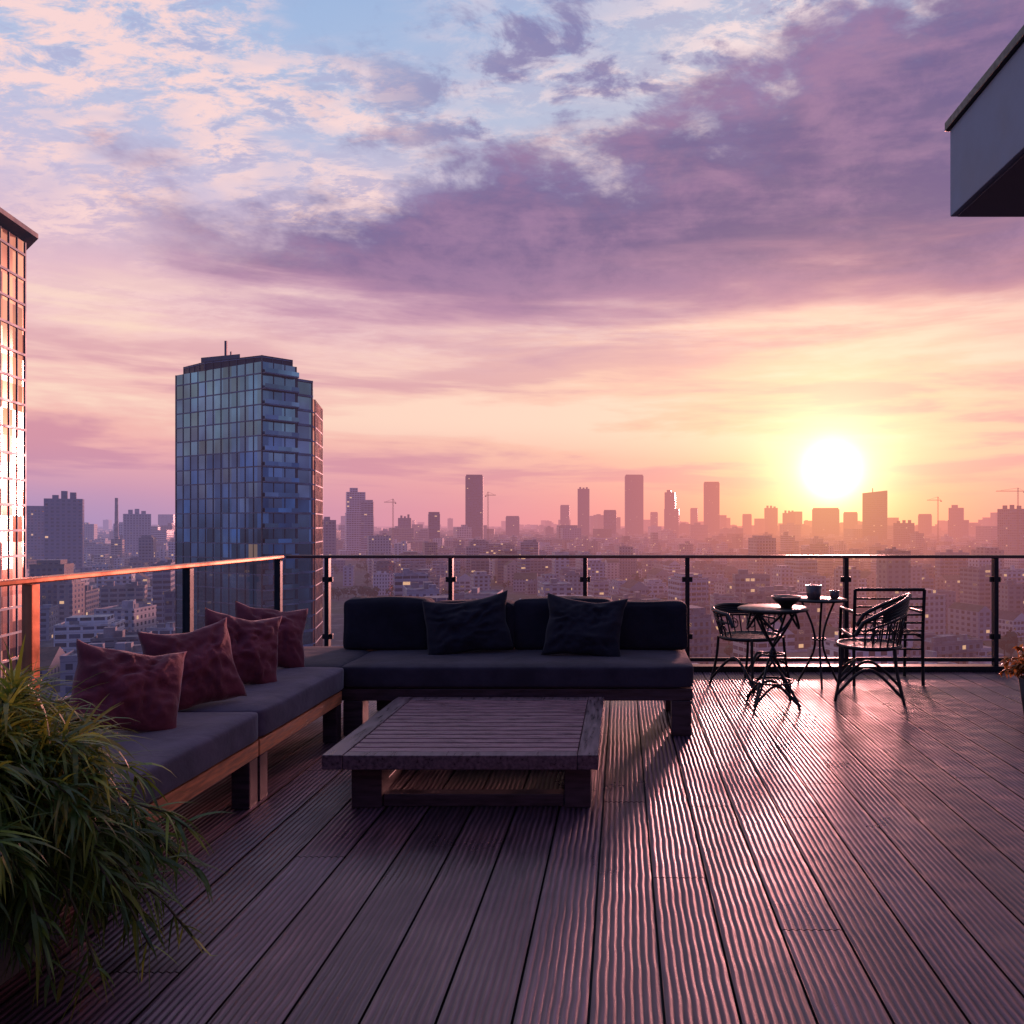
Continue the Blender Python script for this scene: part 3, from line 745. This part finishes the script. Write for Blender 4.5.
keep=[(-96,185,34),(-97,112,36)]
def clear(x,y,r=0):
    if math.hypot(x-1,y-2)<60: return False
    for a,b,c in keep:
        if math.hypot(x-a,y-b)<c+r: return False
    return True
palette=[(.60,.58,.60),(.70,.68,.70),(.46,.43,.43),(.36,.37,.42),(.62,.54,.50),(.30,.30,.33),(.48,.50,.58),(.76,.75,.76),(.40,.33,.31)]
roofs=[(.30,.30,.33),(.42,.41,.43),(.20,.20,.23),(.30,.17,.13),(.24,.26,.30),(.52,.52,.54)]
def add_building(m,R,cx,cy,w,d,rot,hh,detail=True):
    c=R.choice(palette); k=R.uniform(.7,1.12); col=(c[0]*k,c[1]*k,c[2]*k,R.random()); rc=R.choice(roofs)+(1,)
    z1=GZ+hh
    P=m.rect(cx,cy,w,d,rot,GZ,z1,0,1,col,False,rc)
    ca,sa=math.cos(rot),math.sin(rot)
    def loc(x,y): return (cx+x*ca-y*sa,cy+x*sa+y*ca)
    if not detail: 
        if R.random()<.5:
            q=loc(R.uniform(-.2,.2)*w,R.uniform(-.2,.2)*d); m.rect(*q,w*.35,d*.35,rot,z1,z1+R.uniform(3,6),0,1,col,False,rc)
        return
    if R.random()<.28 and hh<22:   # pitched roof
        rc=(.22*R.uniform(.6,1.2),.12*R.uniform(.7,1.2),.09,1); rh=min(w,d)*.35
        a,b,c_,d_=[(p[0],p[1],z1+.05) for p in P]
        if w>=d: r1=loc(-w/2,0);r2=loc(w/2,0)
        else: r1=loc(0,-d/2);r2=loc(0,d/2); a,b,c_,d_=b,c_,d_,a
        r1=(r1[0],r1[1],z1+rh);r2=(r2[0],r2[1],z1+rh)
        m.face([a,b,r2,r1],1,None,rc); m.face([c_,d_,r1,r2],1,None,rc); m.face([b,c_,r2],0,None,col); m.face([d_,a,r1],0,None,col)
        return
    for i in range(4): m.seg(P[i],P[(i+1)%4],.12,.4,z1,z1+.9,1,col)
    for _ in range(R.randint(1,4)):
        q=loc(R.uniform(-.35,.35)*w,R.uniform(-.35,.35)*d)
        m.rect(*q,R.uniform(1.5,w*.3),R.uniform(1.5,d*.3),rot+R.choice((0,0,.02)),z1+.02,z1+R.uniform(1.5,4),1,1,(.35,.35,.37,1) if R.random()<.6 else col)
    if R.random()<.3:
        m.rect(cx,cy,w*.7,d*.7,rot,z1+.01,z1+3.3,0,1,col,False,rc)
    if R.random()<.45 and hh>12:
        f=R.choice((0,0,2)); A,B=P[f],P[(f+1)%4]
        for k in range(1,int(hh//3.2)):
            t0=.09; t1=1-t0
            a=(A[0]+(B[0]-A[0])*t0,A[1]+(B[1]-A[1])*t0); b=(A[0]+(B[0]-A[0])*t1,A[1]+(B[1]-A[1])*t1)
            m.seg(a,b,1.2,1.2,GZ+k*3.2-.1,GZ+k*3.2+.95,1,col)
R=random.Random(11)
m=MB()
rot=.33; ca,sa=math.cos(rot),math.sin(rot)
trees=[]
cell=33.0
for i in range(-75,76):
    for j in range(-20,76):
        if i%4==0 and R.random()<.85: continue
        if j%5==0 and R.random()<.85: continue
        gx=i*cell; gy=j*cell
        x_=gx*ca-gy*sa+R.uniform(-4,4); y_=gx*sa+gy*ca+R.uniform(-4,4)
        dist=math.hypot(x_,y_)
        if dist>1750 or y_<60 or abs(x_)>y_*1.15+120: continue
        if not clear(x_,y_,14): continue
        dens=mnoise.noise(Vector((x_*.004,y_*.004,2)))
        if dens<-.28 or R.random()<.08:
            for _ in range(R.randint(3,8)): trees.append((x_+R.uniform(-15,15),y_+R.uniform(-15,15),R.uniform(6,12)))
            continue
        hh=R.choice((9,12,12,15,16,19,22,25))+R.uniform(-1,2)
        if dens>.1: hh+=R.uniform(0,16)
        if R.random()<.03 and dist>500: hh=R.uniform(36,50)
        a_=R.uniform(13,27); b_=R.uniform(9,19)
        if R.random()<.5: a_,b_=b_,a_
        rr=rot+R.choice((0,0,0,.05,-.08,-.3))
        add_building(m,R,x_,y_,a_,b_,rr,hh,dist<1100)
        if R.random()<.4: add_building(m,R,x_+ca*a_*.55,y_+sa*a_*.55,a_*.45,b_*1.35,rr,hh*R.uniform(.5,.85),dist<700)
        if R.random()<.5:
            for _ in range(R.randint(1,3)): trees.append((x_+R.choice((-1,1))*R.uniform(13,18),y_+R.choice((-1,1))*R.uniform(13,18),R.uniform(5,10)))
m.obj('city_blocks',[M_fac,M_roof])
m=MB()
for _ in range(11000):
    a=R.uniform(-.95,.85); dist=1700+7500*R.random()**1.25
    x_=math.sin(a)*dist; y_=math.cos(a)*dist
    s_=1+dist/5000
    hh=R.uniform(10,26)*(1+.2*s_)
    r_=R.random()
    if r_<.05: hh=R.uniform(40,66)
    if r_<.014 and dist>2600: hh=R.uniform(66,110)
    add_building(m,R,x_,y_,R.uniform(14,34)*s_,R.uniform(14,34)*s_,rot+R.uniform(-.3,.3),hh,False)
m.obj('distant_city',[M_far,M_roof])
m=MB()
for (x_,y_,s_) in trees:
    dist=math.hypot(x_,y_); nf=46 if dist<700 else 22
    tone=R.uniform(.6,1.3)
    m.rect(x_,y_,.5,.5,0,GZ,GZ+s_*.5,0,0,(.03,.025,.02,1))
    for k in range(nf):
        v=Vector((R.gauss(0,1),R.gauss(0,1),R.gauss(0,.9))).normalized()*R.uniform(.5,1.05)
        p=Vector((x_,y_,GZ+s_*.68))+Vector((v.x*s_*.42,v.y*s_*.42,v.z*s_*.40))
        t1=v.cross(Vector((R.random(),R.random(),1))).normalized(); t2=v.cross(t1).normalized(); q=s_*R.uniform(.10,.2)
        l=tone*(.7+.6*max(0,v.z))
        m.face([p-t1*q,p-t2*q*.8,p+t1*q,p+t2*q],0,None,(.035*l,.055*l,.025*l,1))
m.obj('distant_trees',[M_tree])

def bear(px): return (px-622)/800.0
def office(px0,px1,top,dist,style=0,col=(.30,.30,.36),mast=False):
    u0,u1=bear(px0),bear(px1); cx=(u0+u1)/2*dist; wd=(u1-u0)*dist*.90; z1=1.4+(525-top)/800*dist
    R2=random.Random(px0*7+top); ang=-math.atan((u0+u1)/2)+R2.uniform(-.12,.12)
    mm=MB(); c=col+(R2.random(),)
    dp=wd*.8
    if style==0:
        mm.rect(cx,dist,wd,dp,ang,GZ,z1-4,0,1,c); mm.rect(cx,dist,wd*.93,dp*.9,ang,z1-4,z1,1,1,c)
    elif style==1:
        mm.rect(cx,dist,wd,dp,ang,GZ,z1-(z1-GZ)*.35,0,1,c); mm.rect(cx-wd*.12,dist,wd*.72,dp*.8,ang,z1-(z1-GZ)*.35,z1-8,0,1,c); mm.rect(cx-wd*.2,dist,wd*.3,dp*.4,ang,z1-8,z1,0,1,c)
    elif style==2:
        P=mm.rect(cx,dist,wd,dp,ang,GZ,z1-14,0,1,c)
        lo=[(p[0],p[1],z1-14) for p in P]; hi=[(p[0],p[1],z1-(0 if i in(1,2) else 5)) for i,p in enumerate(P)]
        for i in range(4): mm.face([lo[i],lo[(i+1)%4],hi[(i+1)%4],hi[i]],0,[(0,0),(10,0),(10,10),(0,10)],c)
        mm.face(hi,1,None,c)
    else:
        mm.rect(cx,dist,wd,dp,ang,GZ,z1,0,1,c)
        for k in range(3): mm.rect(cx+(k-1)*wd*.28,dist,wd*.16,dp*.3,ang,z1,z1+R2.uniform(3,9),1,1,c)
    mm.rect(cx,dist,wd*1.5,dp*1.5,ang,GZ,GZ+16,0,1,c)
    if mast: mm.rect(cx-wd*.1,dist,2.0,2.0,ang,z1-8,z1+wd*.12,1,1,c)
    mm.obj('office_tower',[M_far,M_roof])
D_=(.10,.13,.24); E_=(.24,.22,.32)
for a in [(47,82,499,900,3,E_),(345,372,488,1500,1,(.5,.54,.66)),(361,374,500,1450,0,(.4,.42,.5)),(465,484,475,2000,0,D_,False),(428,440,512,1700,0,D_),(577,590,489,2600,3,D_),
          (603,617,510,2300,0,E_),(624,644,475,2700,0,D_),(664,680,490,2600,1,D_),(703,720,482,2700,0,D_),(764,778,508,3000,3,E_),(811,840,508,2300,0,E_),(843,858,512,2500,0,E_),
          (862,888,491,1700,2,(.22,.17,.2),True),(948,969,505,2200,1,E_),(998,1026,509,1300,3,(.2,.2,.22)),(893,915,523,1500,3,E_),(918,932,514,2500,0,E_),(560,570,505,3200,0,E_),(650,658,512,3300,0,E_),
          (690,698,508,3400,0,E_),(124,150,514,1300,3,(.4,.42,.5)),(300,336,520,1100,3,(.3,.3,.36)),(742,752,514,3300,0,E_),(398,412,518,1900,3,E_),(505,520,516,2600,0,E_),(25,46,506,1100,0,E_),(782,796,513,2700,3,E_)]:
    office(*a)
mm=MB(); u=bear(116.5)*1200
for k in range(10):
    r0=3.2-.12*k; z0=GZ+k*(62+42)/10; z1=GZ+(k+1)*(62+42)/10
    mm.prism([(u+r0*math.cos(t*math.pi/6),1200+r0*math.sin(t*math.pi/6)) for t in range(12)],z0,z1,0 if k%2 else 1,1,(.4,.36,.38,.5))
mm.obj('chimney_stack',[M_roof,M_roof])
def crane(px,top,dist,jib,flip=1):
    x_=bear(px)*dist; zt=1.4+(525-top)/800*dist; mm=MB(); t=dist/800*.55; c=(.25,.15,.12,1)
    for sx in(-1,1):
        mm.rect(x_+sx*t,dist,t*.5,t*.5,0,GZ,zt,0,0,c)
    z=GZ; k=0
    while z<zt-4*t:
        a=(x_-t*(1 if k%2 else -1),z); b=(x_+t*(1 if k%2 else -1),z+3*t)
        mm.face([(a[0],dist,a[1]),(a[0],dist,a[1]+t*.45),(b[0],dist,b[1]+t*.45),(b[0],dist,b[1])],0,None,c); z+=3*t;k+=1
    J=jib*dist/800
    x0,x1=sorted((x_-flip*J*.3,x_+flip*J))
    mm.rect((x0+x1)/2,dist,x1-x0,t*.5,0,zt-3*t,zt-2.4*t,0,0,c,True); mm.rect((x0+x1)/2,dist,(x1-x0)*.98,t*.4,0,zt-1.4*t,zt-1.0*t,0,0,c,True)
    mm.rect(x_,dist,t*1.2,t*1.2,0,zt,zt+4*t,0,0,c)
    for s_,xx in((1,x1),(-1,x0)):
        mm.face([(x_,dist,zt+4*t),(x_,dist,zt+3.5*t),(x_+(xx-x_)*.8,dist,zt-1.2*t),(x_+(xx-x_)*.8,dist,zt-.9*t)],0,None,c)
    q=x_-flip*J*.28; mm.rect(q,dist,t*2.5,t*1.5,0,zt-5*t,zt-3*t,0,0,c,True)
    mm.obj('tower_crane',[M_roof])
crane(393,501,1500,9,-1); crane(488,494,1700,8,1); crane(938,499,1500,11,-1); crane(1018,490,1200,22,-1)

# ---- hero glass towers
def tower_skin(mm,pts,z0,z1,fl,bay,edges,band=.35,slab_mat=2,fr_mat=3,bandoff=.10,mo=.12,mw=.12):
    for i in edges:
        a=pts[i]; b=pts[(i+1)%len(pts)]; L=math.hypot(b[0]-a[0],b[1]-a[1])
        z=z0+fl
        while z<z1: mm.seg(a,b,bandoff,bandoff+.05,z-band/2,z+band/2,slab_mat); z+=fl
        n=max(1,round(L/bay))
        for k in range(n+1):
            t=k/n; cx=a[0]+(b[0]-a[0])*t; cy=a[1]+(b[1]-a[1])*t; dx,dy=(b[0]-a[0])/L,(b[1]-a[1])/L
            wv=mw if k not in(0,n) else .26
            mm.seg((cx-dx*wv/2,cy-dy*wv/2),(cx+dx*wv/2,cy+dy*wv/2),mo,mo+.04,z0,z1,fr_mat)
def pt(px,Y): return (bear(px)*Y,Y)
mm=MB()
A=[pt(176,186),pt(262,170),pt(296,176),pt(300,200),pt(205,215)]
zt=1.4+(525-366)/800*175
mm.prism(A,GZ,zt,0,1); 
tower_skin(mm,A,GZ,zt,3.3,3.0,[0],.26)
a,b=A[1],A[2]
z=GZ+3.3
while z<zt-1:
    mm.seg(a,b,1.3,1.35,z-.12,z+.14,2)
    mm.seg(a,b,1.32,.06,z+.15,z+1.05,0)
    z+=3.3
tower_skin(mm,A,GZ,zt,3.3,2.6,[1],.2)
C=[pt(184,186),pt(205,180),pt(262,173),pt(292,178),pt(294,196),pt(208,208)]
z2=1.4+(525-358)/800*176
mm.prism(C,zt,z2,4,1)
tower_skin(mm,C,zt,z2,1.6,2.6,[0,1,2],.15)
D2=[pt(201,184),pt(240,180),pt(240,196),pt(206,200)]
mm.prism(D2,z2,1.4+(525-354)/800*180,3,1)
mm.rect(*pt(226,188),.5,.5,0,z2,z2+6.5,3,3); mm.rect(*pt(231,188),.3,.3,0,z2,z2+4,3,3); mm.rect(*pt(222,188),2.2,1.2,0,z2,z2+2.6,3,3)
for k_ in range(4): mm.rect(*pt(250+k_*10,186),1.5,2,0,z2,z2+1.2,3,3)
B=[pt(297,178),pt(312,181),pt(314,200),pt(299,200)]
zb=1.4+(525-380)/800*180
mm.prism(B,GZ,zb,0,1); tower_skin(mm,B,GZ,zb,3.3,2.6,[0],.5,2,3,.4)
# outer bay, turned towards the sunset
Cc=[pt(311,182),pt(315,183.5),(bear(315)*183.5-.25*15,183.5+.97*15),pt(312,204)]
zc=1.4+(525-400)/800*184
mm.prism(Cc,GZ,zc,5,1); tower_skin(mm,Cc,GZ,zc,3.3,2.2,[0,1],.25)
o=mm.obj('glass_office_tower',[M_tg,M_roof,M_slab,M_frame,M_dark,M_tg2])

mm=MB()
A=[(-112,82),(-75.5,90),(-78.9,105.7),(-112,136),(-140,130)]
zt=1.4+(525-238)/800*104
mm.prism(A,GZ,zt,0,1)
tower_skin(mm,A,GZ,zt,3.3,2.0,[0,1],.3,3,3,.15)
# oversailing roof: thin slab with a raised upstand sloping back to the middle
def scale_poly(pts,k,cx,cy): return [(cx+(p[0]-cx)*k,cy+(p[1]-cy)*k) for p in pts]
cx_,cy_=-97,106
O=scale_poly(A,1.10,cx_,cy_); I=scale_poly(A,.60,cx_,cy_)
mm.prism(O,zt+.5,zt+1.1,4,4,bottom=True)
mm.prism(scale_poly(A,.97,cx_,cy_),zt,zt+.5,3,3)
zr=zt+5.2
for i in range(5):
    j=(i+1)%5
    mm.face([(*O[i],zt+1.11),(*O[j],zt+1.11),(*I[j],zr),(*I[i],zr)],4)
mm.face([(*p,zr) for p in I],4)
mm.obj('glass_residential_tower',[M_tg2,M_roof,M_slab,M_frame,M_dark])

# ------------------------------------------------------------ CAMERA
cam=bpy.data.cameras.new('camera'); co=bpy.data.objects.new('camera',cam); COL.objects.link(co)
co.location=(0,0,1.4); co.rotation_euler=(math.radians(90),0,0)
cam.sensor_width=36; cam.lens=800/1024*36; cam.shift_x=-110/1024; cam.shift_y=13/1024
cam.clip_start=.05; cam.clip_end=100000
scene.camera=co
scene.view_settings.view_transform='Standard'; scene.view_settings.look='None'; scene.view_settings.exposure=0
